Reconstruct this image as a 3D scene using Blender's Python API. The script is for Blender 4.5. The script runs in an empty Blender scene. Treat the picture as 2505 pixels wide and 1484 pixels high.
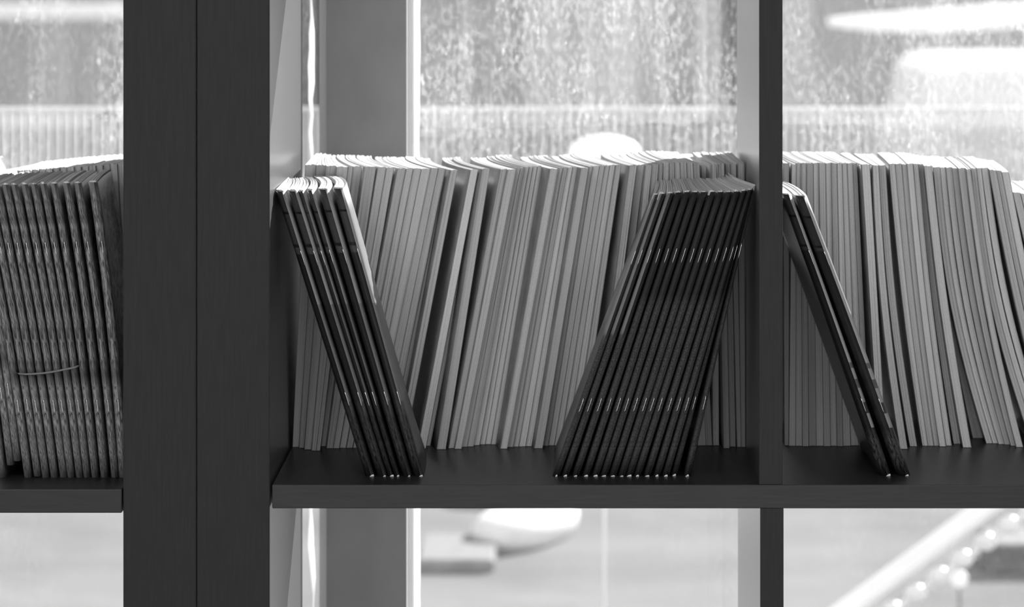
import bpy, bmesh, math, random
from mathutils import Vector
random.seed(7)
S = bpy.context.scene
C = S.collection

# ---------------------------------------------------------------- camera, world, lights, exposure
F = 9170.0      # focal length in pixels of the 2505 px wide frame
D = 3.56        # camera to front edge of the shelves
ZC = 0.53       # eye height above the shelf top
VX, VY = 1374.0, -180.0
cam_d = bpy.data.cameras.new('camera'); cam = bpy.data.objects.new('camera', cam_d); C.objects.link(cam)
cam.location = (0, -D, ZC); cam.rotation_euler = (math.pi/2, 0, 0)
cam_d.sensor_fit = 'HORIZONTAL'; cam_d.sensor_width = 36; cam_d.lens = F/2505*36
cam_d.shift_x = (1252.5-VX)/2505; cam_d.shift_y = (VY-742)/2505
cam_d.clip_start = 0.05; cam_d.clip_end = 300
cam_d.dof.use_dof = True; cam_d.dof.focus_distance = D+0.09; cam_d.dof.aperture_fstop = 7.8
S.camera = cam

w = bpy.data.worlds.new('World'); S.world = w; w.use_nodes = True
bg = w.node_tree.nodes['Background']; bg.inputs[0].default_value = (1, 1, 1, 1); bg.inputs[1].default_value = 0.9

sd = bpy.data.lights.new('sun', 'SUN'); sd.energy = 14.0; sd.angle = math.radians(0.6)
sun = bpy.data.objects.new('sun', sd); C.objects.link(sun)
sun.rotation_euler = Vector((-0.119, -0.2, -0.121)).to_track_quat('-Z', 'Y').to_euler()

def area(name, loc, sx, sy, e):
    l = bpy.data.lights.new(name, 'AREA'); l.shape = 'RECTANGLE'; l.size = sx; l.size_y = sy; l.energy = e
    o = bpy.data.objects.new(name, l); C.objects.link(o); o.location = loc
    return o
FILL_LAMPS = [(-1.3, -2.6), (1.5, -2.6), (-1.3, -5.0), (1.5, -5.0)]  # added fill lamps on the ceiling, none of them in view
for x, y in FILL_LAMPS: area('ceiling_fill_light', (x, y, 1.86), 1.1, 0.28, 17)
wl = area('frontal_fill_light', (0, -6.9, .75), 4.0, 1.7, 60); wl.rotation_euler = (math.pi/2, 0, 0)  # added fill from behind the camera, no window is built there

S.view_settings.view_transform = 'Standard'; S.view_settings.look = 'None'
S.view_settings.exposure = 0.0; S.view_settings.gamma = 1.0; S.view_settings.use_curve_mapping = False

# ---------------------------------------------------------------- helpers
def wx(px, Y): return (px-VX)*(D+Y)/F
def wz(py, Y): return ZC-(py-VY)*(D+Y)/F
def Yfloor(py, z0=0.0): return (ZC-z0)*F/(py-VY)-D

def mesh_obj(name, V, Fc, mat, parent=None, uvs=None, smooth=False):
    me = bpy.data.meshes.new(name); me.from_pydata(V, [], Fc)
    if uvs is not None:
        ul = me.uv_layers.new(name='UVMap')
        for l in me.loops: ul.data[l.index].uv = uvs[l.vertex_index]
    me.materials.append(mat)
    if smooth:
        me.polygons.foreach_set('use_smooth', [True]*len(me.polygons))
    me.update()
    o = bpy.data.objects.new(name, me); C.objects.link(o)
    if parent: o.parent = parent
    return o

def tag(o, label=None, cat=None, group=None, kind=None):
    if label: o['label'] = label
    if cat: o['category'] = cat
    if group: o['group'] = group
    if kind: o['kind'] = kind
    return o

def empty(name, loc, label, cat, group=None):
    o = bpy.data.objects.new(name, None); C.objects.link(o); o.location = loc; o.empty_display_size = 0.02
    return tag(o, label, cat, group)

def boxes(name, bl, mat, parent=None, bevel=0.0008, kind=None, seg=2):
    bm = bmesh.new()
    for (x0, x1, y0, y1, z0, z1) in bl:
        r = bmesh.ops.create_cube(bm, size=1)
        for v in r['verts']:
            v.co = Vector(((x0+x1)/2+v.co.x*(x1-x0), (y0+y1)/2+v.co.y*(y1-y0), (z0+z1)/2+v.co.z*(z1-z0)))
    if bevel: bmesh.ops.bevel(bm, geom=bm.edges[:], offset=bevel, segments=seg, affect='EDGES', profile=0.5)
    me = bpy.data.meshes.new(name); bm.to_mesh(me); bm.free(); me.materials.append(mat)
    o = bpy.data.objects.new(name, me); C.objects.link(o)
    if parent:
        o.parent = parent; o.location = -Vector(parent.location)
    if kind: o['kind'] = kind
    return o

def tube(name, pts, r, mat, parent=None, n=8):
    V = []; Fc = []
    P = [Vector(p) for p in pts]
    for i, p in enumerate(P):
        t = (P[min(i+1, len(P)-1)]-P[max(i-1, 0)]).normalized()
        a = t.orthogonal().normalized() if abs(t.y) > .9 else t.cross(Vector((0, 1, 0))).normalized()
        b = t.cross(a)
        for k in range(n):
            q = p+a*math.cos(2*math.pi*k/n)*r+b*math.sin(2*math.pi*k/n)*r
            V.append(q)
    for i in range(len(P)-1):
        for k in range(n):
            Fc.append((i*n+k, i*n+(k+1) % n, (i+1)*n+(k+1) % n, (i+1)*n+k))
    Fc.append(tuple(range(n))[::-1]); Fc.append(tuple((len(P)-1)*n+k for k in range(n)))
    return mesh_obj(name, V, Fc, mat, parent, smooth=True)

# ---------------------------------------------------------------- materials
def new_mat(name):
    m = bpy.data.materials.new(name); m.use_nodes = True
    nt = m.node_tree; b = nt.nodes['Principled BSDF']
    return m, nt, b
def grey(v): return (v, v, v, 1)
def N(nt, t, **kw):
    n = nt.nodes.new(t)
    for k, v in kw.items(): setattr(n, k, v)
    return n
def ramp(nt, stops, interp='LINEAR'):
    r = N(nt, 'ShaderNodeValToRGB'); r.color_ramp.interpolation = interp
    e = r.color_ramp.elements
    e[0].position, e[0].color = stops[0][0], grey(stops[0][1])
    e[1].position, e[1].color = stops[-1][0], grey(stops[-1][1])
    for p, v in stops[1:-1]:
        k = e.new(p); k.color = grey(v)
    return r
def noise_mat(name, lo, hi, rough=.5, scale=(1, 1, 1), nscale=20, bump=0.0, detail=4, spec=.5, coords='Object', sharp=(.35, .65)):
    m, nt, b = new_mat(name)
    tc = N(nt, 'ShaderNodeTexCoord'); mp = N(nt, 'ShaderNodeMapping'); mp.inputs['Scale'].default_value = scale
    no = N(nt, 'ShaderNodeTexNoise'); no.inputs['Scale'].default_value = nscale; no.inputs['Detail'].default_value = detail
    nt.links.new(tc.outputs[coords], mp.inputs[0]); nt.links.new(mp.outputs[0], no.inputs['Vector'])
    r = ramp(nt, [(sharp[0], lo), (sharp[1], hi)]); nt.links.new(no.outputs['Fac'], r.inputs[0])
    nt.links.new(r.outputs[0], b.inputs['Base Color'])
    b.inputs['Roughness'].default_value = rough; b.inputs['Specular IOR Level'].default_value = spec
    if bump:
        bp = N(nt, 'ShaderNodeBump'); bp.inputs['Strength'].default_value = bump; bp.inputs['Distance'].default_value = .0005
        nt.links.new(no.outputs['Fac'], bp.inputs['Height']); nt.links.new(bp.outputs[0], b.inputs['Normal'])
    return m

M_post = noise_mat('dark laminate, vertical grain', .013, .018, .5, (1, 1, .06), 420, .06, 3, spec=.3)
M_board = noise_mat('dark laminate, level grain', .018, .025, .38, (.05, 1, 1), 420, .06, 3, spec=.4)
def face_mat():
    m = noise_mat('dark laminate face', .04, .048, .45, (1, 1, .06), 420, 0, 3)
    b = m.node_tree.nodes['Principled BSDF']
    b.inputs['Specular IOR Level'].default_value = .9
    b.inputs['Coat Weight'].default_value = 1.0; b.inputs['Coat Roughness'].default_value = .28; b.inputs['Coat IOR'].default_value = 1.55
    return m
M_face = face_mat()
def two_tone(o):
    # laminated faces are glossier than the matt edge banding
    o.data.materials.append(M_face)
    for p in o.data.polygons:
        if abs(p.normal.x) > .9: p.material_index = 1
    return o
M_wall = noise_mat('white wall paint', .72, .76, .8, nscale=6)
M_ceil = noise_mat('ceiling paint', .78, .82, .85, nscale=6)
M_floor = noise_mat('room floor', .28, .36, .5, nscale=3)
M_frame = noise_mat('grey painted window post', .42, .48, .45, (1, 1, .6), 30, .1, 6, sharp=(.3, .7))
M_metal = noise_mat('staple metal', .7, .8, .22, nscale=50); M_metal.node_tree.nodes['Principled BSDF'].inputs['Metallic'].default_value = 1

def translucent_mat(name, col, f=.5, lo=None):
    m, nt, b = new_mat(name)
    tr = N(nt, 'ShaderNodeBsdfTranslucent'); tr.inputs[0].default_value = grey(col)
    mx = N(nt, 'ShaderNodeMixShader'); mx.inputs[0].default_value = f
    b.inputs['Base Color'].default_value = grey(col); b.inputs['Roughness'].default_value = .5
    if lo is not None:
        no = N(nt, 'ShaderNodeTexNoise'); no.inputs['Scale'].default_value = 60
        r = ramp(nt, [(.35, lo), (.65, col)]); nt.links.new(no.outputs['Fac'], r.inputs[0])
        nt.links.new(r.outputs[0], tr.inputs[0]); nt.links.new(r.outputs[0], b.inputs['Base Color'])
    nt.links.new(b.outputs[0], mx.inputs[1]); nt.links.new(tr.outputs[0], mx.inputs[2])
    nt.links.new(mx.outputs[0], nt.nodes['Material Output'].inputs[0])
    return m
M_sealant = translucent_mat('white silicone sealant', .95, .85, .75)
M_bead = translucent_mat('pale glazing bead', .85, .6)

def glass_mat():
    m, nt, b = new_mat('dusty window glass'); nt.nodes.remove(b)
    tp = N(nt, 'ShaderNodeBsdfTransparent'); tp.inputs[0].default_value = grey(.97)
    tl = N(nt, 'ShaderNodeBsdfTranslucent'); tl.inputs[0].default_value = grey(.8)
    df = N(nt, 'ShaderNodeBsdfDiffuse'); df.inputs[0].default_value = grey(.5)
    gl = N(nt, 'ShaderNodeBsdfGlossy'); gl.inputs['Roughness'].default_value = .02
    tc = N(nt, 'ShaderNodeTexCoord')
    def noise(scale, ns, a, bb, lo, hi, det=3):
        mp = N(nt, 'ShaderNodeMapping'); mp.inputs['Scale'].default_value = scale
        no = N(nt, 'ShaderNodeTexNoise'); no.inputs['Scale'].default_value = ns; no.inputs['Detail'].default_value = det
        nt.links.new(tc.outputs['Object'], mp.inputs[0]); nt.links.new(mp.outputs[0], no.inputs['Vector'])
        r = N(nt, 'ShaderNodeMapRange'); r.inputs[1].default_value = a; r.inputs[2].default_value = bb
        r.inputs[3].default_value = lo; r.inputs[4].default_value = hi
        nt.links.new(no.outputs['Fac'], r.inputs[0]); return r.outputs[0]
    film = noise((1, 1, .35), 5, .3, .7, .005, .03)
    streak = noise((1, 1, .07), 110, .45, .78, 0, .05, 2)
    speck = noise((1, 1, .55), 190, .46, .72, 0, .17, 3)
    patch = noise((1, 1, .5), 7, .42, .6, .15, 1)
    spot = noise((1, 1, .7), 130, .70, .78, 0, .25, 1)
    def math_(op, a, c):
        n = N(nt, 'ShaderNodeMath', operation=op)
        for i, q in enumerate((a, c)):
            if isinstance(q, float): n.inputs[i].default_value = q
            else: nt.links.new(q, n.inputs[i])
        return n.outputs[0]
    sep = N(nt, 'ShaderNodeSeparateXYZ'); nt.links.new(tc.outputs['Object'], sep.inputs[0])
    up = N(nt, 'ShaderNodeMapRange'); up.inputs[1].default_value = -.02; up.inputs[2].default_value = .16
    up.inputs[3].default_value = .12; up.inputs[4].default_value = 1.0
    nt.links.new(sep.outputs[2], up.inputs[0])
    d = math_('ADD', math_('MULTIPLY', math_('ADD', math_('ADD', streak, speck), spot), math_('MULTIPLY', patch, up.outputs[0])), film)
    m1 = N(nt, 'ShaderNodeMixShader'); m1.inputs[0].default_value = .75
    nt.links.new(df.outputs[0], m1.inputs[1]); nt.links.new(tl.outputs[0], m1.inputs[2])
    m2 = N(nt, 'ShaderNodeMixShader'); nt.links.new(d, m2.inputs[0]); nt.links.new(tp.outputs[0], m2.inputs[1]); nt.links.new(m1.outputs[0], m2.inputs[2])
    m3 = N(nt, 'ShaderNodeMixShader'); m3.inputs[0].default_value = .05
    nt.links.new(m2.outputs[0], m3.inputs[1]); nt.links.new(gl.outputs[0], m3.inputs[2])
    nt.links.new(m3.outputs[0], nt.nodes['Material Output'].inputs[0])
    return m
M_glass = glass_mat()

def page_mat(name, lo, hi, lines):
    # paper block: UV.x runs through the thickness, UV.y along the height
    m, nt, b = new_mat(name)
    uv = N(nt, 'ShaderNodeUVMap'); uv.uv_map = 'UVMap'
    sep = N(nt, 'ShaderNodeSeparateXYZ'); nt.links.new(uv.outputs[0], sep.inputs[0])
    oi = N(nt, 'ShaderNodeObjectInfo')
    cb = N(nt, 'ShaderNodeCombineXYZ'); 
    mu = N(nt, 'ShaderNodeMath', operation='MULTIPLY'); mu.inputs[1].default_value = lines
    nt.links.new(sep.outputs[0], mu.inputs[0]); nt.links.new(mu.outputs[0], cb.inputs[0])
    mz = N(nt, 'ShaderNodeMath', operation='MULTIPLY'); mz.inputs[1].default_value = .9
    nt.links.new(sep.outputs[1], mz.inputs[0]); nt.links.new(mz.outputs[0], cb.inputs[1])
    mr = N(nt, 'ShaderNodeMath', operation='MULTIPLY'); mr.inputs[1].default_value = 91
    nt.links.new(oi.outputs['Random'], mr.inputs[0]); nt.links.new(mr.outputs[0], cb.inputs[2])
    no = N(nt, 'ShaderNodeTexNoise'); no.inputs['Scale'].default_value = 1; no.inputs['Detail'].default_value = 3
    nt.links.new(cb.outputs[0], no.inputs['Vector'])
    r = ramp(nt, [(.25, lo), (.45, hi*.93), (.7, hi)]); nt.links.new(no.outputs['Fac'], r.inputs[0])
    # fine pulp grain
    tc = N(nt, 'ShaderNodeTexCoord'); n2 = N(nt, 'ShaderNodeTexNoise'); n2.inputs['Scale'].default_value = 900
    nt.links.new(tc.outputs['Object'], n2.inputs['Vector'])
    r2 = ramp(nt, [(.3, .88), (.7, 1.0)]); nt.links.new(n2.outputs['Fac'], r2.inputs[0])
    mx = N(nt, 'ShaderNodeMix', data_type='RGBA', blend_type='MULTIPLY'); mx.inputs[0].default_value = 1
    nt.links.new(r.outputs[0], mx.inputs[6]); nt.links.new(r2.outputs[0], mx.inputs[7])
    mrg = N(nt, 'ShaderNodeMapRange'); mrg.inputs[3].default_value = .70; mrg.inputs[4].default_value = 1.0
    nt.links.new(oi.outputs['Random'], mrg.inputs[0])
    mx2 = N(nt, 'ShaderNodeMix', data_type='RGBA', blend_type='MULTIPLY'); mx2.inputs[0].default_value = 1
    nt.links.new(mx.outputs[2], mx2.inputs[6]); nt.links.new(mrg.outputs[0], mx2.inputs[7])
    nt.links.new(mx2.outputs[2], b.inputs['Base Color'])
    b.inputs['Roughness'].default_value = .8; b.inputs['Specular IOR Level'].default_value = .2
    bp = N(nt, 'ShaderNodeBump'); bp.inputs['Strength'].default_value = .35; bp.inputs['Distance'].default_value = .0006
    nt.links.new(no.outputs['Fac'], bp.inputs['Height']); nt.links.new(bp.outputs[0], b.inputs['Normal'])
    return m
M_page = page_mat('paper fore edge', .52, .86, 14)
M_page2 = page_mat('paper, loose leaves', .5, .9, 9)

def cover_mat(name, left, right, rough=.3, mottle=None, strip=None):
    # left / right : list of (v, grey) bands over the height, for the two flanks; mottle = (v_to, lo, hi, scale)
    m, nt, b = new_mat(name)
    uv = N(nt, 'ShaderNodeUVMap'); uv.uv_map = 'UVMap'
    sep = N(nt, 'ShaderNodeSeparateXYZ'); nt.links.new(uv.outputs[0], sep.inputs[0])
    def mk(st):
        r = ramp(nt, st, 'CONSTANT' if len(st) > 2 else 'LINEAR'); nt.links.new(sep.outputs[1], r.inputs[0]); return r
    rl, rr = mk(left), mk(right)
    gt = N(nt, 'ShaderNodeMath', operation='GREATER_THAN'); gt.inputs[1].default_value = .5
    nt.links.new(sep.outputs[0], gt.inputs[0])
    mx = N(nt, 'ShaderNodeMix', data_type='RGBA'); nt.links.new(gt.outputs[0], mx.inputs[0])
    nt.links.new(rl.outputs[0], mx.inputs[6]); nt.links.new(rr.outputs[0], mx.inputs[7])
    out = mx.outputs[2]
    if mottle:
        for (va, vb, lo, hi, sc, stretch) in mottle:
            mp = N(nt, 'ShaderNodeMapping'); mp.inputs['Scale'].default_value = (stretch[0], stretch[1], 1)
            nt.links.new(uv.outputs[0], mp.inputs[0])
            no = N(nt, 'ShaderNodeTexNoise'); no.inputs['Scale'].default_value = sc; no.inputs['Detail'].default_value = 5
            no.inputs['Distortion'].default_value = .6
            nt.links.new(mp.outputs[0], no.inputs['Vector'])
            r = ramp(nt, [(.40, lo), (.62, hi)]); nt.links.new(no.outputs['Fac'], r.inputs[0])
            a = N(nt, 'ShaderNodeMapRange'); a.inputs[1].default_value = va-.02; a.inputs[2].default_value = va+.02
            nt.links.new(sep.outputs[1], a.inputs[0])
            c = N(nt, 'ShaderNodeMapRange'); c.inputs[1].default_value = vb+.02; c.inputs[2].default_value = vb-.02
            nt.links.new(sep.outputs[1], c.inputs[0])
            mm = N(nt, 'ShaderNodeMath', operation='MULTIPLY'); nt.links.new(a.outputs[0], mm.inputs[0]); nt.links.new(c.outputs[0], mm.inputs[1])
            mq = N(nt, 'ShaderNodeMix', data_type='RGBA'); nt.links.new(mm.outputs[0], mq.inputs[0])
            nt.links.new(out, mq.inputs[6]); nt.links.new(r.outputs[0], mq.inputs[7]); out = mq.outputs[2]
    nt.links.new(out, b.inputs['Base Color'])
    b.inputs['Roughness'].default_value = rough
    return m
M_cov_back = noise_mat('grey back-row cover', .24, .36, .4, nscale=30)
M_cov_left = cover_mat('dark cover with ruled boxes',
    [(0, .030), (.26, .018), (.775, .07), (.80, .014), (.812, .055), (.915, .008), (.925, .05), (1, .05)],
    [(0, .09), (.26, .18), (.6, .30), (1, .30)], .3, [(.03, .22, .012, .07, 9, (6, 8))])  # right flank painted paler upward to imitate sun on it
M_cov_right = cover_mat('near-black cover with leafy print', [(0, .030), (1, .036)], [(0, .022), (1, .03)], .3,
    [(.02, .62, .014, .11, 14, (5, 14))])
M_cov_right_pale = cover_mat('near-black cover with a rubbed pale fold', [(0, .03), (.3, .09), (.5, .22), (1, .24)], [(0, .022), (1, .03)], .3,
    [(.02, .50, .014, .11, 14, (5, 14))])  # paler spine strip, with the lit left flank painted into it
M_cov_wood = cover_mat('grey cover with bark print', [(0, .22), (1, .24)], [(0, .12), (1, .10)], .38,
    [(.36, .97, .05, .34, 5, (7, 6)), (.02, .33, .06, .42, 9, (9, 5)), (.335, .365, .03, .12, 9, (9, 9))])
M_cov_pale = cover_mat('dark cover with pale spine blocks', [(0, .015), (.80, .04), (.81, .008), (.82, .035), (.915, .006), (.925, .035), (1, .035)],
    [(0, .03), (.17, .30), (.22, .05), (.26, .30), (.31, .10), (.34, .32), (.38, .12), (.40, .35), (1, .4)], .3,
    [(.02, .15, .01, .09, 9, (5, 7))])

# ---------------------------------------------------------------- room shell (structure)
RX, RB, RF, RT, FL = 3.5, -7.0, .62, 1.95, -.97
def st(name, bl, mat, bevel=0): return boxes(name, bl, mat, None, bevel, 'structure')
st('floor', [(-RX, RX, RB, RF+.16, FL-.1, FL)], M_floor)
st('ceiling', [(-RX, RX, RB, RF+.16, RT, RT+.1)], M_ceil)
st('wall_left', [(-RX-.1, -RX, RB, RF+.16, FL, RT)], M_wall)
st('wall_right', [(RX, RX+.1, RB, RF+.16, FL, RT)], M_wall)
st('wall_back', [(-RX-.1, RX+.1, RB-.1, RB, FL-.1, RT+.1)], M_wall)
st('wall_front', [(-RX, RX, RF, RF+.16, FL, -.62), (-RX, RX, RF, RF+.16, 1.70, RT),
                  (-RX, -2.6, RF, RF+.16, -.62, 1.70), (2.6, RX, RF, RF+.16, -.62, 1.70)], M_wall)

# window: one long glazed opening with a grey post
win = tag(bpy.data.objects.new('window_1', None), kind='structure'); C.objects.link(win)
YW = .60
boxes('mullion', [(wx(797, YW), wx(995, YW), YW, YW+.07, -.62, 1.70)], M_frame, win, .0012)
boxes('frame_rail', [(-2.6, 2.6, YW, YW+.09, -.62, -.57)], M_frame, win, .001)
boxes('frame_rail', [(-2.6, 2.6, YW, YW+.09, 1.65, 1.70)], M_frame, win, .001)
boxes('frame_stile', [(-2.6, -2.55, YW, YW+.09, -.57, 1.65)], M_frame, win, .001)
boxes('frame_stile', [(2.55, 2.6, YW, YW+.09, -.57, 1.65)], M_frame, win, .001)
YG = YW+.045
boxes('glazing_bead', [(wx(994, YG), wx(1011, YG), YG-.006, YG+.004, -.57, 1.65)], M_bead, win, .001)
boxes('glazing_bead', [(wx(782, YG), wx(798, YG), YG-.006, YG+.004, -.57, 1.65)], M_bead, win, .001)
def wavy_strip(px0, px1, amp, amp0, seed):
    rnd = random.Random(seed); V = []; Fc = []; n = 120
    a = 0; c = 0
    for i in range(n+1):
        z = -.57+2.22*i/n
        a = a*.75+rnd.uniform(-1, 1)*amp; c = c*.75+rnd.uniform(-1, 1)*amp0
        x0, x1 = wx(px0+c, YG), wx(px1+a, YG)
        V += [(x0, YG-.004, z), (x1, YG-.002, z), (x1, YG+.0005, z), (x0, YG+.0005, z)]
    for i in range(n):
        for k in range(4):
            Fc.append((i*4+k, i*4+(k+1) % 4, i*4+4+(k+1) % 4, i*4+4+k))
    Fc += [(3, 2, 1, 0), (n*4, n*4+1, n*4+2, n*4+3)]
    return mesh_obj('sealant', V, Fc, M_sealant, win)
wavy_strip(1011, 1027, 1.4, 0, 3)
wavy_strip(756, 770, 4, 4, 5)
boxes('glass_pane', [(-2.55, wx(797, YG), YG, YG+.004, -.57, 1.65)], M_glass, win, 0)
boxes('glass_pane', [(wx(995, YG), 2.55, YG, YG+.004, -.57, 1.65)], M_glass, win, 0)

# ceiling fill lamps, added and out of view
M_lampbody = noise_mat('lamp housing', .7, .75, .4)
em, nt, b = new_mat('fill lamp diffuser'); b.inputs['Emission Color'].default_value = grey(1); b.inputs['Emission Strength'].default_value = 3; b.inputs['Base Color'].default_value = grey(.8)
for i, (x, y) in enumerate(FILL_LAMPS):
    t = empty('ceiling_fill_lamp', (x, y, 1.95), 'added white ceiling fill lamp behind the camera, %s row, %s side' % (('nearer', 'farther')[i//2], ('left', 'right')[i % 2]), 'lamp', 'added fill lamps behind the camera')
    boxes('fill_lamp_housing', [(x-.6, x+.6, y-.16, y+.16, 1.90, 1.95)], M_lampbody, t, .004)
    boxes('diffuser', [(x-.56, x+.56, y-.14, y+.14, 1.885, 1.90)], em, t, .002)

# ---------------------------------------------------------------- outdoors
M_pave = noise_mat('pale pavement', .18, .22, .9, nscale=3, spec=0)
st('ground', [(-30, 30, RF+.2, 90, FL-.1, FL)], M_pave)

M_fac = [noise_mat('facade panel %d' % i, a*.93, a, .9, (1, 1, .3), 2, spec=0) for i, a in enumerate((.13, .22, .36, .50, .66))]
YB = 26.0
bt = empty('building', (0, YB, FL), 'pale blurred building of upright wall panels far beyond the dusty window', 'building')
pan = [(-1600, -500, 1), (-500, 0, 1), (0, 90, 0), (90, 180, 1), (180, 330, 0), (330, 620, 1), (620, 800, 1), (800, 1030, 1), (1030, 1130, 0),
       (1130, 1160, 2), (1160, 1190, 0), (1190, 1235, 1), (1235, 1290, 0), (1290, 1392, 3), (1392, 1416, 0), (1416, 1480, 3), (1480, 1570, 4), (1570, 1640, 2),
       (1640, 1706, 0), (1706, 1772, 4), (1772, 1830, 1), (1830, 1960, 2), (1960, 2000, 3), (2000, 2200, 0), (2200, 2280, 2), (2280, 2330, 4), (2330, 2600, 1), (2600, 3300, 2), (3300, 4600, 1)]
for i, (a, c, k) in enumerate(pan):
    boxes('wall_panel', [(wx(a, YB), wx(c, YB)-.012, YB-(.08 if i % 2 else 0), YB+.5, FL, 2.6)], M_fac[k], bt, .01, seg=1)
boxes('roof', [(wx(-1600, YB)-.2, wx(4600, YB)+.2, YB-.4, YB+5, 2.6, 2.8)], M_fac[3], bt, .02)

# slatted balustrade between two posts that stand outside the picture
YF = 2.95
M_slat = noise_mat('pale slat paint', .48, .55, .6, spec=.2)
x0, x1 = wx(-900, YF), wx(3400, YF)
ft = empty('balustrade', (x0, YF, FL), 'low pale balustrade of narrow upright slats outside the dusty window', 'fence')
per = 22.0*(D+YF)/F; z1 = wz(272, YF); zb = -.12
n = int((x1-x0)/per)
base = boxes('slat', [(x0, x0+per*.56, YF-.006, YF+.006, zb, z1)], M_slat, ft, 0)
for i in range(1, n):
    o = base.copy(); C.objects.link(o); o.location = base.location+Vector((per*i, 0, 0))
boxes('top_rail', [(x0, x1, YF-.010, YF+.010, z1, wz(262, YF))], M_slat, ft, .001)
boxes('bottom_rail', [(x0, x1, YF-.012, YF+.012, zb-.02, zb)], M_slat, ft, .001)
for px in (x0-.03, x1): boxes('post', [(px, px+.03, YF-.015, YF+.015, FL, z1+.03)], M_slat, ft, .002)

# stair railing seen under the shelf at lower right
M_white = noise_mat('white painted metal', .8, .85, .35)
YR = 3.2
def rp(px, py): return (wx(px, YR), YR, wz(py, YR))
rt = empty('stair_railing', (rp(1900, 1560)[0], YR, FL), 'white sloping stair railing with round knobs, blurred, seen under the right shelf', 'railing')
def rtube(name, pts, r, n=12):
    o = tube(name, pts, r, M_white, rt, n); o.location = -Vector(rt.location); return o
sl = -.733
def rail_pts(off, a=1800, c=2900): return [rp(a, 1484+(a-2067)*sl+off), rp(c, 1484+(c-2067)*sl+off)]
a_, b_ = (Vector(p) for p in rail_pts(-16))
up_ = Vector((-(b_-a_).z, 0, (b_-a_).x)).normalized()*.010
V = []
for p in (a_, b_):
    for dy, k_ in ((-.01, -1), (-.01, 0), (.15, 0), (.15, -1)): V.append(p+Vector((0, dy, 0))+up_*k_-Vector((0, 0, .028)))
o = mesh_obj('handrail', V, [(0, 1, 2, 3), (7, 6, 5, 4), (0, 4, 5, 1), (1, 5, 6, 2), (2, 6, 7, 3), (3, 7, 4, 0)], M_white, rt); o.location = -Vector(rt.location)
bv = o.modifiers.new('b', 'BEVEL'); bv.width = .002; bv.segments = 2
rtube('lower_rail', rail_pts(96), .006)
for k in range(15):
    px = 1954+k*57
    bm = bmesh.new(); bmesh.ops.create_uvsphere(bm, u_segments=16, v_segments=10, radius=.017)
    c = Vector(rp(px, 1484+(px-2067)*sl+92))
    for v in bm.verts: v.co = Vector((v.co.x*1.25, v.co.y, v.co.z*1.0))+c-Vector(rt.location)
    me = bpy.data.meshes.new('knob'); bm.to_mesh(me); bm.free(); me.materials.append(M_white)
    me.polygons.foreach_set('use_smooth', [True]*len(me.polygons))
    o = bpy.data.objects.new('knob', me); C.objects.link(o); o.parent = rt
for px in (1830, 2840):
    p = rp(px, 1484+(px-2067)*sl+28); rtube('post', [(p[0], YR, FL), p], .014)

def blob(name, c, r, mat, label, cat, rot=0, seed=1, rough=.12):
    bm = bmesh.new(); bmesh.ops.create_icosphere(bm, subdivisions=4, radius=1)
    rnd = random.Random(seed); ph = [(Vector((rnd.uniform(-1, 1), rnd.uniform(-1, 1), rnd.uniform(-1, 1)))*2.6, rnd.uniform(0, 6)) for _ in range(6)]
    for v in bm.verts:
        s = 1+sum(math.sin(v.co.dot(p)+q) for p, q in ph)*rough/3
        v.co = Vector((v.co.x*r[0]*s, v.co.y*r[1]*s, v.co.z*r[2]*s))
        if v.co.z < -r[2]*.55: v.co.z = -r[2]*.55
    me = bpy.data.meshes.new(name); bm.to_mesh(me); bm.free(); me.materials.append(mat)
    me.polygons.foreach_set('use_smooth', [True]*len(me.polygons))
    o = bpy.data.objects.new(name, me); C.objects.link(o)
    o.location = (c[0], c[1], c[2]+r[2]*.55); o.rotation_euler = (0, 0, rot)
    return tag(o, label, cat)
M_stone = noise_mat('white stone', .75, .85, .7); M_dk = noise_mat('dark stone', .10, .16, .8)
def ground_at(px, py):
    Y = Yfloor(py, FL); return (wx(px, Y), Y, FL)
g = ground_at(1290, 1320); blob('stone', g, (.10, .22, .06), M_stone, 'long pale rounded stone on the pavement, under the middle shelf', 'stone', -.5, 2)
g = ground_at(1250, 1225); blob('stone', g, (.14, .10, .05), M_stone, 'pale stone right behind the long one on the pavement', 'stone', .3, 6)
g = ground_at(1125, 1400)
boxes('paving_slab', [(g[0]-.10, g[0]+.08, g[1], g[1]+.38, FL, FL+.03)], noise_mat('grey slab', .2, .26, .9, spec=.1), None, .008)
tag(bpy.data.objects['paving_slab'], 'dark grey low slab on the pavement right of the window post', 'slab')
g = ground_at(2475, 1405); boxes('planter', [(g[0]-.05, g[0]+.35, g[1], g[1]+.25, FL, FL+.07)], M_dk, None, .01)
tag(bpy.data.objects['planter'], 'small dark box on the pavement behind the stair railing', 'box')
Yb = 2.6; cz = wz(372, Yb); cx = wx(1478, Yb)
pt_ = empty('pole_lamp', (cx, Yb, FL), 'round white lamp on a thin pole before the slatted balustrade, above the magazines', 'lamp')
bm = bmesh.new(); bmesh.ops.create_uvsphere(bm, u_segments=24, v_segments=14, radius=1)
for v in bm.verts: v.co = Vector((v.co.x*.060, v.co.y*.05, v.co.z*.030+cz-FL))
me = bpy.data.meshes.new('lamp_shade'); bm.to_mesh(me); bm.free()
me.materials.append(translucent_mat('white lamp plastic', .9, .6)); me.polygons.foreach_set('use_smooth', [True]*len(me.polygons))
o = bpy.data.objects.new('lamp_shade', me); C.objects.link(o); o.parent = pt_
tube('pole', [(0, 0, 0), (0, 0, cz-FL-.028)], .003, M_white, pt_)
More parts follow.
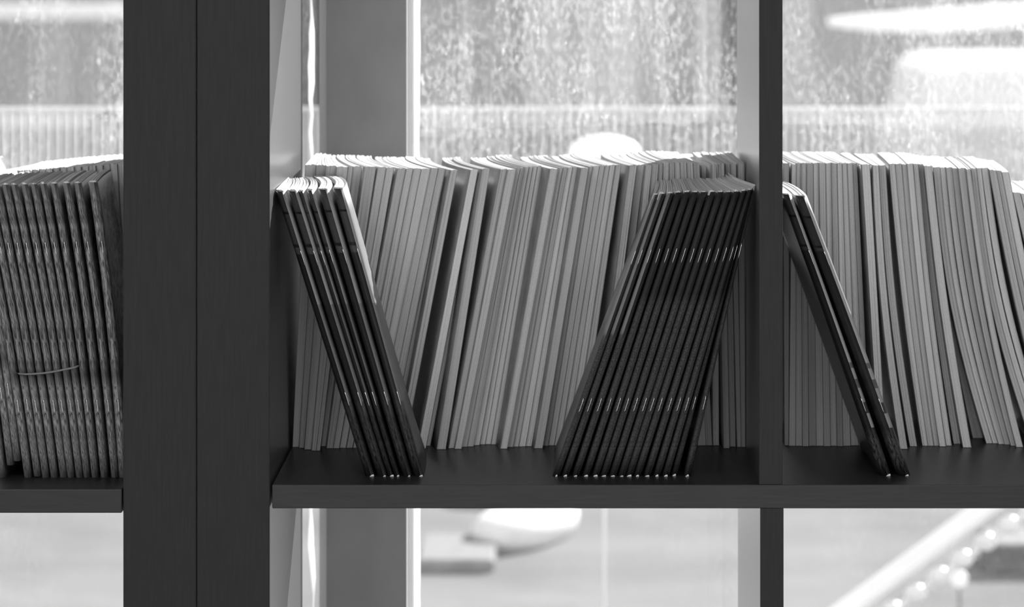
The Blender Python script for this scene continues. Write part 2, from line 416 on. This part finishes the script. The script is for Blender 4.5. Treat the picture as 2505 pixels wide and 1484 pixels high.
# white globe near the railing, added to imitate a blurred sun glint
Yb = 4.2; p = (wx(2347, Yb), Yb, wz(1416, Yb))
gt = empty('glint_globe', (p[0], Yb, FL), 'small white globe standing in for a glint below the stair railing', 'lamp')
bm = bmesh.new(); bmesh.ops.create_uvsphere(bm, u_segments=20, v_segments=12, radius=.018)
for v in bm.verts: v.co += Vector((0, 0, p[2]-FL))
me = bpy.data.meshes.new('globe'); bm.to_mesh(me); bm.free()
me.materials.append(translucent_mat('white globe', .9, .5)); me.polygons.foreach_set('use_smooth', [True]*len(me.polygons))
o = bpy.data.objects.new('globe', me); C.objects.link(o); o.parent = gt
o = tube('stake', [(0, 0, 0), (0, 0, p[2]-FL-.016)], .003, M_dk, gt)

# white awning, upper right, and a pale beam, upper left
Ya = 9.0
at = empty('awning', (wx(2600, Ya), Ya, FL), 'white awning on posts, upper right beyond the glass', 'awning')
M_aw = translucent_mat('white awning cloth', .85, .5)
V = []
for (px, ya, yb, Y) in ((2040, 50, 66, Ya), (2130, 40, 76, Ya), (2300, 28, 80, Ya), (2560, 8, 60, Ya), (3000, -30, 30, Ya)):
    V += [(wx(px, Y), Y, wz(yb, Y)), (wx(px, Y), Y, wz(ya, Y)), (wx(px, Y), Y+.3, wz(ya, Y)), (wx(px, Y), Y+.3, wz(yb, Y))]
Fc = []
for i in range(4):
    for k in range(4): Fc.append((i*4+k, i*4+(k+1) % 4, i*4+4+(k+1) % 4, i*4+4+k))
Fc += [(3, 2, 1, 0), (16, 17, 18, 19)]
o = mesh_obj('awning_cloth', V, Fc, M_aw, at); o.location = -Vector(at.location)
o = tube('post', [(wx(2900, Ya), Ya+.3, FL), (wx(2900, Ya), Ya+.3, wz(20, Ya))], .03, M_white, at); o.location = -Vector(at.location)
Ya = 15
bt2 = empty('beam_frame', (wx(150, Ya), Ya, FL), 'pale horizontal beam on posts, upper left beyond the glass', 'beam')
boxes('beam', [(wx(-600, Ya), wx(420, Ya), Ya, Ya+.15, wz(46, Ya), wz(12, Ya))], M_stone, bt2, .008)
for px in (-580, 400): boxes('post', [(wx(px, Ya)-.04, wx(px, Ya)+.04, Ya+.02, Ya+.12, FL, wz(46, Ya))], M_stone, bt2, .006)

# parked white van at the right
Yv = 11.0
vt = empty('van', (wx(2500, Yv), Yv, FL), 'white van parked at the right beyond the glass, blurred', 'van')
prof = [(2215, 445), (2225, 370), (2265, 300), (2280, 190), (2330, 160), (3600, 150), (3640, 200), (3640, 445)]
V = []; n = len(prof)
for Y in (Yv, Yv+1.7):
    for px, py in prof: V.append((wx(px, Yv), Y, max(wz(py, Yv), FL+.12)))
Fc = [tuple(range(n)), tuple(range(2*n-1, n-1, -1))]+[(i, i+n, (i+1) % n+n, (i+1) % n) for i in range(n)]
M_van = noise_mat('white van paint', .8, .84, .3)
o = mesh_obj('van_body', V, Fc, M_van, vt); o.location = -Vector(vt.location)
bv = o.modifiers.new('b', 'BEVEL'); bv.width = .05; bv.segments = 3
for px in (2420, 3350):
    for Y in (Yv+.08, Yv+1.62):
        o = tube('wheel', [(wx(px, Yv), Y-.08, FL+.2), (wx(px, Yv), Y+.08, FL+.2)], .2, M_dk, vt, 24); o.location = -Vector(vt.location)
boxes('side_window', [(wx(2640, Yv), wx(2950, Yv), Yv-.006, Yv+.004, wz(300, Yv), wz(215, Yv))], M_dk, vt, .002)

# ---------------------------------------------------------------- bookcases
DEP = .449; ST = .0225
def plan(p): return (p-VX)/(F/D)
XL0, XL1, XM, XP = plan(301), plan(480), plan(480)+.0006, plan(660)
XD0, XD1 = plan(1857), plan(1914.5)
ub = empty('bookcase', (.2, .2, FL), 'dark wooden open bookcase filling the middle and right of the picture', 'bookcase', )
two_tone(boxes('side_panel', [(XM, XP, 0, DEP, FL, 1.35)], M_post, ub, .0012))
two_tone(boxes('side_panel', [(.675, .745, 0, DEP, FL, 1.35)], M_post, ub, .0012))
two_tone(boxes('divider_panel', [(XD0, XD1, .0006, DEP, 0.0, .60)], M_post, ub, .0006))
two_tone(boxes('divider_panel', [(XD0+.001, XD1+.001, .0006, DEP, -.55, -ST)], M_post, ub, .0006))
two_tone(boxes('divider_panel', [(XD0, XD1, .0006, DEP, .6225, 1.3275)], M_post, ub, .0006))
boxes('shelf', [(XP+.0022, .675, 0, DEP, -ST, 0)], M_board, ub, .0009)
boxes('shelf', [(XP, .675, 0, DEP, .60, .6225)], M_board, ub, .0009)
boxes('shelf', [(XP, .675, 0, DEP, -.5725, -.55)], M_board, ub, .0009)
boxes('top_board', [(XP, .675, 0, DEP, 1.3275, 1.35)], M_board, ub, .0009)
ZL = -.0043
ul = empty('bookcase', (-.9, .2, FL), 'dark wooden open bookcase at the left edge, its shelf slightly lower', 'bookcase')
two_tone(boxes('side_panel', [(XL0, XL1, .0004, DEP, FL, 1.35)], M_post, ul, .0012))
two_tone(boxes('side_panel', [(-1.50, -1.43, 0, DEP, FL, 1.35)], M_post, ul, .0012))
two_tone(boxes('divider_panel', [(-.905, -.883, 0, DEP, ZL, .596)], M_post, ul, .0006))
boxes('shelf', [(-1.43, XL0-.0012, 0, DEP, ZL-ST, ZL)], M_board, ul, .0009)
boxes('shelf', [(-1.43, XL0, 0, DEP, .596, .6185)], M_board, ul, .0009)
boxes('shelf', [(-1.43, XL0, 0, DEP, -.5768, -.5543)], M_board, ul, .0009)
boxes('top_board', [(-1.43, XL0, 0, DEP, 1.3275, 1.35)], M_board, ul, .0009)

# ---------------------------------------------------------------- magazines
ORD = ['first', 'second', 'third', 'fourth', 'fifth', 'sixth', 'seventh', 'eighth', 'ninth', 'tenth', 'eleventh', 'twelfth', 'thirteenth',
       'fourteenth', 'fifteenth', 'sixteenth', 'seventeenth', 'eighteenth', 'nineteenth']
def ordw(n):
    if n <= 19: return ORD[n-1]
    t, u = divmod(n, 10)
    if u == 0: return {2: 'twentieth', 3: 'thirtieth', 4: 'fortieth', 5: 'fiftieth', 6: 'sixtieth', 7: 'seventieth'}[t]
    return {2: 'twenty', 3: 'thirty', 4: 'forty', 5: 'fifty', 6: 'sixty', 7: 'seventy'}[t]+'-'+ORD[u-1]

NU = 12
last_root = [None]
M_torn = noise_mat('torn white paper', .8, .9, .8)
def torn_corner(root, seed, off, t):
    rnd = random.Random(seed*3+1); V = []
    w_, h_, d_ = rnd.uniform(.0012, .0022), rnd.uniform(.0010, .0022), .0014
    for sx, sy, sz in ((-1, -.6, 0), (1, -.4, .1), (.9, .8, 0), (-.9, .8, 0), (-.2, -.5, .7), (.8, -.3, 1), (.7, .6, .8), (-.4, .6, .6)):
        V.append((sx*w_+rnd.uniform(-.0003, .0003)+off*t, sy*d_-.0002, sz*h_+.0001))
    Fc = [(3, 2, 1, 0), (4, 5, 6, 7), (0, 1, 5, 4), (1, 2, 6, 5), (2, 3, 7, 6), (3, 0, 4, 7)]
    o = mesh_obj('torn_corner', V, Fc, M_torn, root); o['label'] = 'torn white paper corner'

def magazine(tl, tr, bl, br, Yf, depth, zt, z0, St, Sb, bow, spine, nose, covm, pagem, label, group, seed,
             clampL=-9, clampR=9, staples=None, stag=.0006, curl=1.0, r=.007):
    """tl..br: pixel columns of both faces at the top and the foot of the near edge; St,Sb sideways drift (px) of the far edge."""
    rnd = random.Random(seed)
    k = (D+Yf)/F
    org = Vector(((( bl+br)/2-VX)*k, Yf, z0))
    root = empty('magazine', org, label, 'magazine', group)
    last_root[0] = root
    ct = .0002 if spine == 'back' else .0003
    if spine == 'front':
        vs = [0, .0008, .002, .004, .007, .012, .025, .05, .08, .11, .14, .17, depth]
    else:
        vs = [0, .02, .04, .06, .08, .10, .12, .14, .16, .175, depth-.007, depth-.003, depth-.001, depth]
    NV = len(vs)
    H = zt-z0
    def prof(d):
        q = d if spine == 'front' else depth-d
        t = min(q/r, 1.0)
        return .10+.90*math.sqrt(max(0, 1-(1-t)**2))
    def sh(d):
        if curl < 0: return (d/depth)**2.6
        return math.sin(math.pi/2*min(d/depth, 1))*curl + (1-curl)*(d/depth)
    def X(a, u, d, off=0):
        L = bl+(tl-bl)*u; R = br+(tr-br)*u
        B = bow*math.sin(math.pi*u)
        s = (Sb[0]+(St[0]-Sb[0])*u)*(1-a)+(Sb[1]+(St[1]-Sb[1])*u)*a
        nx = L+(R-L)*nose
        p = prof(d)
        xl = nx-(nx-L)*p; xr = nx+(R-nx)*p
        x = (xl+(xr-xl)*a+B+s*sh(d)-VX)*k + off
        return min(max(x, clampL+(a)*.0004), clampR-(1-a)*.0004)
    Z = [z0+H*i/NU for i in range(NU+1)]
    # ---- page block
    NA = 6 if spine == 'back' else 10
    jy = [rnd.uniform(-stag, stag) for _ in range(NA+1)]
    jz = [rnd.uniform(-.0007, .0002) if spine == 'back' else rnd.choice((-.0014, 0, .0004, -.0003))+rnd.uniform(-.0004, .0004) for _ in range(NA+1)]
    if spine == 'front': jy = [v*3 for v in jy]
    V = []; UV = []; Fc = []; idx = {}
    def pt(ai, ui, vi):
        key = (ai, ui, vi)
        if key in idx: return idx[key]
        a = ai/NA; d = vs[vi]; u = ui/NU
        y = Yf+d
        ins = .00024 if spine == 'back' else .0004
        if spine == 'front':
            if vi == 0: y += .0006
            if vi == NV-1: y += jy[ai]-.0010
        else:
            if vi == 0: y += jy[ai]+.0010
            if vi == NV-1: y -= .0006
        o_ = ins*(1-2*a)
        z = Z[ui]
        if ui == NU: z += jz[ai]+.0004
        if ui == 0: z += .0004
        idx[key] = len(V); V.append(Vector((X(a, u, d, o_), y, z))-org); UV.append((a, u)); return idx[key]
    for ui in range(NU):
        for ai in range(NA):
            Fc.append((pt(ai, ui, 0), pt(ai+1, ui, 0), pt(ai+1, ui+1, 0), pt(ai, ui+1, 0)))
            e = NV-1
            Fc.append((pt(ai+1, ui, e), pt(ai, ui, e), pt(ai, ui+1, e), pt(ai+1, ui+1, e)))
        for vi in range(NV-1):
            Fc.append((pt(0, ui, vi+1), pt(0, ui, vi), pt(0, ui+1, vi), pt(0, ui+1, vi+1)))
            Fc.append((pt(NA, ui, vi), pt(NA, ui, vi+1), pt(NA, ui+1, vi+1), pt(NA, ui+1, vi)))
    for vi in range(NV-1):
        for ai in range(NA):
            Fc.append((pt(ai, NU, vi), pt(ai+1, NU, vi), pt(ai+1, NU, vi+1), pt(ai, NU, vi+1)))
            Fc.append((pt(ai, 0, vi+1), pt(ai+1, 0, vi+1), pt(ai+1, 0, vi), pt(ai, 0, vi)))
    mesh_obj('pages', V, Fc, pagem, root, UV)
    # ---- cover: a folded sheet with thickness
    path = []   # (a, d)
    order = list(range(NV)) if spine == 'back' else list(range(NV-1, -1, -1))
    # left flank from the open edge to the spine, then back on the right
    for vi in order: path.append((0, vs[vi]))
    sp = vs[order[-1]]
    for a in (.3, .5, .7): path.append((a, sp))
    for vi in reversed(order): path.append((1, vs[vi]))
    n = len(path); V = []; UV = []; Fc = []
    sgn = -1 if spine == 'front' else 1
    for ui in range(NU+1):
        u = ui/NU
        for layer in (0, 1):
            for i, (a, d) in enumerate(path):
                off = (-1 if a < .5 else 1 if a > .5 else 0)*0
                ins = ct*layer
                x = X(a, u, d, ins*(1-2*a) if a in (0, 1) else 0)
                y = Yf+d
                if 0 < a < 1: y += sgn*(.0006*(1-(2*a-1)**2)) - sgn*ins
                V.append(Vector((x, y, Z[ui]-(.0007 if ui == NU else 0)))-org); UV.append((i/(n-1), u))
    W = 2*n
    for ui in range(NU):
        b0, b1 = ui*W, (ui+1)*W
        for i in range(n-1):
            Fc.append((b0+i, b0+i+1, b1+i+1, b1+i))
            Fc.append((b0+n+i+1, b0+n+i, b1+n+i, b1+n+i+1))
        Fc.append((b0+n, b0, b1, b1+n)); Fc.append((b0+n-1, b0+2*n-1, b1+2*n-1, b1+n-1))
    for base, fl in ((0, 0), (NU*W, 1)):
        for i in range(n-1):
            q = (base+i, base+n+i, base+n+i+1, base+i+1)
            Fc.append(q if not fl else q[::-1])
    cv = mesh_obj('cover', V, Fc, covm, root, UV, smooth=True)
    if staples:
        for vc in staples:
            P = []
            for q in (-1, -.96, -.5, 0, .5, .96, 1):
                u = vc+q*.026
                y = Yf-.0009+(.0014 if abs(q) == 1 else 0)
                P.append(Vector((X(.5, u, 0), y, z0+H*u))-org)
            tube('staple', P, .00042, M_metal, root, 6)
    return root

def back_row(data, wall, z0, Sfun, grp, lab, seed, depth=.193, clampL=-9, clampR=9, count_from='left'):
    n = len(data)
    for i, q in enumerate(data):
        tl, tr, bl, br, ty, by = q[:6]; bow = q[6] if len(q) > 6 else 0
        Yf = Yfloor(by, z0)
        zt = wz(ty, Yf)
        num = i+1 if count_from == 'left' else n-i
        magazine(tl+.15, tr-.15, bl+.15, br-.15, Yf, depth, zt, z0, (Sfun(tl), Sfun(tr)), (Sfun(tl)*.6, Sfun(tr)*.6), bow,
                 'back', .5, M_cov_back, M_page, lab(num, q), grp, seed+i, clampL, clampR, r=.004)

# --- middle bay, back row: (topL, topR, footL, footR, top y, foot y[, bow])
MID = [(746, 773, 715.4, 731.5, 403, 1094), (773, 798, 731.5, 744.5, 404, 1096), (798, 823, 744.5, 761.5, 406, 1100), (823, 852, 761.5, 773.6, 408, 1103),
 (852, 864, 773.6, 783.3, 407, 1103), (864, 887, 785, 798.7, 407, 1092), (891.5, 920.6, 799, 814.8, 408, 1097), (924, 945, 815, 829.4, 409, 1097),
 (945, 964, 830, 846, 410, 1096), (972, 993, 847, 862, 412, 1096), (993, 1011, 863, 880, 412, 1096), (1011, 1030.6, 880, 897, 412, 1096),
 (1030.6, 1053, 897, 915, 413, 1096), (1053, 1072.6, 915, 935, 411, 1095), (1072.6, 1090, 935, 952, 412, 1095), (1091, 1102, 952, 966, 414, 1091),
 (1102, 1119.5, 972, 990, 416, 1097),
 (1151, 1170, 1021.8, 1042, 415, 1097.5), (1170.5, 1178, 1042.5, 1053, 414, 1091), (1155, 1163, 1053, 1066, 420, 1086),
 (1178.7, 1198.9, 1068, 1090.6, 413, 1099.5), (1224, 1241.7, 1097, 1112, 414, 1097), (1241.7, 1262.8, 1112, 1129.4, 415, 1098.5),
 (1263, 1273, 1129.4, 1143, 411, 1093.5), (1273, 1283, 1143, 1158.5, 410, 1092.5), (1283, 1294, 1158.5, 1173, 408, 1089.5), (1294, 1304, 1173, 1186.8, 407, 1087.5),
 (1304, 1315, 1186.8, 1200.6, 407, 1087), (1315, 1326, 1200.6, 1216.7, 407, 1087.5),
 (1345, 1365.5, 1223.2, 1241, 412.5, 1098), (1365.5, 1377, 1241, 1255.6, 410, 1094), (1377, 1389, 1255.6, 1268.5, 409, 1093), (1389, 1401, 1268.5, 1285.5, 409, 1092.5),
 (1401, 1413, 1285.5, 1300.9, 408, 1092), (1421, 1440, 1306.5, 1327.5, 411, 1097),
 (1440, 1450.4, 1328, 1341.3, 407, 1091), (1450.4, 1466.6, 1341.3, 1355.8, 406, 1090), (1466.6, 1480, 1355.8, 1370.4, 405, 1090), (1480, 1491.6, 1371, 1386, 405, 1090),
 (1491.6, 1506, 1386, 1402, 404, 1090), (1506, 1520, 1402, 1420, 404, 1091), (1539, 1558, 1452, 1470, 405, 1096),
 (1558, 1576, 1476, 1492, 404, 1091), (1579, 1595, 1508, 1524, 404, 1093), (1595, 1611, 1541, 1557, 403, 1093), (1611, 1622, 1574, 1588, 401, 1092),
 (1622, 1637, 1607, 1622, 398, 1091), (1637, 1649.5, 1640, 1655, 397, 1091), (1649.5, 1663, 1672, 1686, 397, 1091), (1663, 1679, 1690, 1706, 397, 1091),
 (1679, 1695, 1707, 1727.5, 398, 1090), (1695, 1711, 1727.5, 1742.6, 399, 1090), (1715, 1739, 1742.8, 1743.8, 405, 1076), (1741, 1757, 1744, 1759, 401, 1090), (1757, 1772, 1769.6, 1785, 400, 1097),  # narrow-footed wedge is added to keep light out of a gap
 (1774, 1786, 1785, 1800, 401, 1093), (1787, 1801, 1803, 1813, 400, 1094), (1804, 1821, 1813, 1824, 399, 1094)]
# the third of the splayed group has to stand between its neighbours
MID[19] = (1178, 1178.7-.1+7, 1053, 1066, 420, 1078)
MID.pop(19)
def Smid(x):
    pts = [(740, 0), (775, -14), (850, -55), (900, -75), (1200, -85), (1500, -70), (1700, -40), (1830, -8)]
    for (a, p), (c, q) in zip(pts, pts[1:]):
        if x <= c: return p+(q-p)*(max(x, a)-a)/(c-a)
    return -8
def pick(num, q, bay, side):
    tilt = (q[0]+q[1]-q[2]-q[3])/2
    kind = 'thin' if (q[1]-q[0]) < 14 else 'pale-edged'
    return '%s magazine standing in the %s, %s from the %s' % (kind, bay, ordw(num), side)
back_row(MID, None, 0, Smid, 'magazines in the middle back row', lambda k, q: pick(k, q, 'middle back row', 'wide dark post'), 100, clampL=XP+.0005, clampR=XD0-.0005)

RGT = [(1916, 1930.7, 1919, 1929.6, 399, 1090), (1937, 1948.5, 1930, 1946.4, 402, 1091), (1948.5, 1960, 1946.4, 1963, 399, 1091), (1960, 1972.8, 1963, 1978.4, 399, 1092),
 (1973.5, 1989.8, 1979, 1997, 399, 1091), (1990, 2003.5, 1997, 2015.5, 399, 1091), (2003.5, 2019.7, 2015.5, 2032, 399, 1092), (2019.7, 2034, 2032, 2047.5, 399, 1091),
 (2034, 2048, 2047.5, 2062.6, 399, 1092), (2048, 2060, 2062.6, 2081, 399, 1091), (2060, 2072, 2081, 2099.7, 399, 1090), (2072, 2086, 2099.7, 2115, 399, 1090),
 (2086, 2096.5, 2116, 2129, 399, 1089), (2108, 2128, 2150, 2168, 402, 1097), (2134.5, 2150, 2202, 2221, 404, 1098.5, -12), (2150, 2167, 2226, 2244, 404, 1092, -12),
 (2175, 2190, 2256.7, 2271, 401, 1091, -7), (2190, 2205.7, 2271, 2285, 401, 1091, -7), (2205.7, 2218.6, 2285, 2298, 402, 1091, -7),
 (2218.6, 2234, 2298.5, 2314.8, 401, 1092.5, -7), (2234, 2247, 2314.8, 2329, 401, 1090.5, -7), (2247, 2258, 2333, 2350, 402, 1086, -8),
 (2260.7, 2280, 2356, 2377, 406, 1095, -8),
 (2280.5, 2282.5, 2380, 2411, 414, 1072, -14),  # wedge added here to block window light showing through a gap
 (2283, 2300, 2413, 2429, 409, 1085, -22), (2300, 2314, 2429, 2443, 410, 1085, -22), (2314, 2329, 2443, 2458, 410, 1087, -20), (2329, 2344, 2458, 2473, 411, 1088, -18),
 (2344, 2362, 2473, 2485, 412, 1091, -16), (2363, 2375, 2486, 2503.5, 414, 1094, -14),
 (2375.5, 2389, 2524, 2540, 412, 1088, -24), (2389, 2401, 2540, 2556, 412, 1088, -24), (2401, 2418, 2556, 2572, 411, 1088, -22),
 (2420, 2437, 2573, 2590, 416, 1092, -10), (2437, 2450.7, 2592, 2606, 418, 1091, -10), (2450.7, 2468.5, 2607, 2624, 421, 1091, -10),
 (2477, 2496, 2645, 2662, 471, 1091, -6), (2497, 2515, 2664, 2680, 474, 1091, -6), (2516, 2532, 2681, 2697, 474, 1091, -6)] + [(2533+i*24, 2556+i*24, 2699+i*24, 2721+i*24, 474, 1091, -6) for i in range(9)]  # trailing run is out of view, added to keep sun off the shelf
def Srgt(x):
    pts = [(1910, 0), (1945, -22), (2000, -30), (2120, -18), (2170, 8), (2300, 12), (2600, 14)]
    for (a, p), (c, q) in zip(pts, pts[1:]):
        if x <= c: return p+(q-p)*(max(x, a)-a)/(c-a)
    return 14
back_row(RGT, None, 0, Srgt, 'magazines in the right back row', lambda k, q: pick(k, q, 'right back row', 'slim divider'), 300, clampL=XD1+.0005, clampR=.67)

LFT = []
for i in range(21):
    tl = -48+i*17.6; bl = 2+i*17.2
    LFT.append((tl, tl+17.2, bl, bl+16.4, 424-i*1.25, 1100-(i % 3)*2))
def Slft(x):
    return 22+max(0, 150-x)*.32
back_row(LFT, None, ZL, Slft, 'magazines in the left back row', lambda k, q: pick(k, q, 'left back row', 'wide post, counted leftward'), 500, clampR=XL0-.0006, count_from='right')

# --- front rows (spines towards the camera)
def front_row(data, Y0, z0, mat, labels, grp, Sx, seed, clampL=-9, clampR=9, nose=.5, staples=(.25, .775), th=None, L=.2885, depth=.185, r=.007, curl=1.0, torn=True, alt=None):
    for i, q in enumerate(data):
        ts, bs = q[0], q[1]; t = q[2]; dY = q[3] if len(q) > 3 else 0; dz = q[4] if len(q) > 4 else 0; bow = q[5] if len(q) > 5 else 0
        Yf = Y0+dY
        k = (D+Yf)/F
        dx = (ts-bs)*k
        H = math.sqrt(max(L*L-dx*dx, .01))
        tt = t[0] if isinstance(t, tuple) else t; tb = t[1] if isinstance(t, tuple) else t
        S_ = Sx(i)
        magazine(ts-tt*nose, ts+tt*(1-nose), bs-tb*nose, bs+tb*(1-nose), Yf, depth, z0+dz+H, z0+dz, (S_[0], S_[0]), (S_[1], S_[1]), bow,
                 'front', nose, alt[1] if alt and i in alt[0] else mat, M_page2, labels(i), grp, seed+i, clampL, clampR, staples=staples, stag=.0012, r=r, curl=curl)
        if torn:
            torn_corner(last_root[0], seed+i, nose-.5, tb*k)

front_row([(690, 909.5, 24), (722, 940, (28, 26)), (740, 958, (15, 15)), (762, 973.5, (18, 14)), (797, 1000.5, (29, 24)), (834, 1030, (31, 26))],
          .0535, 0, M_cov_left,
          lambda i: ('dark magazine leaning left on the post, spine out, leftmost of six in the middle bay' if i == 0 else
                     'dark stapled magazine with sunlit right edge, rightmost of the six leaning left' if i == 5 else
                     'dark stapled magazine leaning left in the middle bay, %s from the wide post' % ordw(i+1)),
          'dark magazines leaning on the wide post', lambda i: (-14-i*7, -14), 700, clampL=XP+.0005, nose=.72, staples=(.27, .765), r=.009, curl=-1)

RT_ = [(1604, 1360.6), (1619, 1382.5), (1640, 1407.7), (1660, 1433), (1681, 1456.6), (1701, 1476.8), (1722, 1498.7), (1743, 1520.6), (1763, 1539), (1783, 1559), (1803, 1583),
       (1821, 1606.5), (1836, 1628.4)]
front_row([(a, c, (14 if i == 0 else 18 if i < 11 else 14, 19)) for i, (a, c) in enumerate(RT_)]+[(1843, 1649, (5, 16), .004), (1848, 1681, (4, 18), 0)],
          .0535, 0, M_cov_right,
          lambda i: ('black stapled magazine at the outer left of the stack leaning right against the divider' if i == 0 else
                     'black magazine standing a little apart, last of the stack leaning right, nearest the divider' if i == 14 else
                     'black stapled magazine in the stack leaning right, %s from its left side' % ordw(i+1)),
          'black magazines leaning on the slim divider', lambda i: ((20-i*5) if i < 12 else -46, 4), 800, clampR=XD0-.0005, r=.006, alt=((0, 1, 2), M_cov_right_pale))

front_row([(1929, 2173, (26, 30), 0, 0, 2), (1965, 2218.6, (32, 34), 0, 0, 2)], .057, 0, M_cov_pale,
          lambda i: ('dark magazine with pale blocked spine leaning on the slim divider, the left of two' if i == 0 else
                     'dark magazine with pale blocked spine and sunlit edge, the right of two leaning left'),
          'pale-spined magazines in the right bay', lambda i: (-20, -8), 900, clampL=XD1+.0005, nose=.70, r=.009, curl=-1)

LF = [(-105, 5, 19, .0, 0), (-88, 26, 19, 0, .012), (-67, 42, 19, 0, .016), (-52, 69, 20, 0, 0), (-30, 92, 19, 0, .001),
      (-8, 112, 19), (15, 133, 19), (37, 156, 19), (62, 174, 19), (85, 195, 19), (108, 213, 18), (134, 233, 19), (165, 256, 20), (193, 282, 20), (231, 303, 24)]
front_row([(q[0]-1, q[1], q[2], q[3] if len(q) > 3 else 0, q[4] if len(q) > 4 else 0, 8) for q in LF], .075, ZL, M_cov_wood,
          lambda i: ('grey bark-printed magazine next to the wide post, spine out, rightmost of the left bay' if i == 14 else
                     'grey bark-printed stapled magazine in the left bay, %s from the wide post' % ordw(15-i)),
          'bark-printed magazines in the left bay', lambda i: (10-i*2.0, 4), 1000, clampR=XL0-.0006, nose=.62, staples=(.24, .775), depth=.17, r=.007, torn=False)

# rubber band across the left-bay magazines
Yb_ = .0725
pts = [(38, 906, .012), (38, 911, .002), (46, 914, 0), (62, 915, 0), (85, 914, 0), (110, 912, 0), (135, 908, 0), (160, 903, 0), (180, 899, 0), (189, 896, .001), (192, 896, .010)]
P = [(wx(a, Yb_), Yb_+e, wz(c, Yb_)) for a, c, e in pts]
o = tube('rubber_band', P, .0010, noise_mat('grey rubber', .16, .2, .6), None, 8)
tag(o, 'thin grey rubber band stretched across the bark-printed magazines in the left bay', 'rubber band')
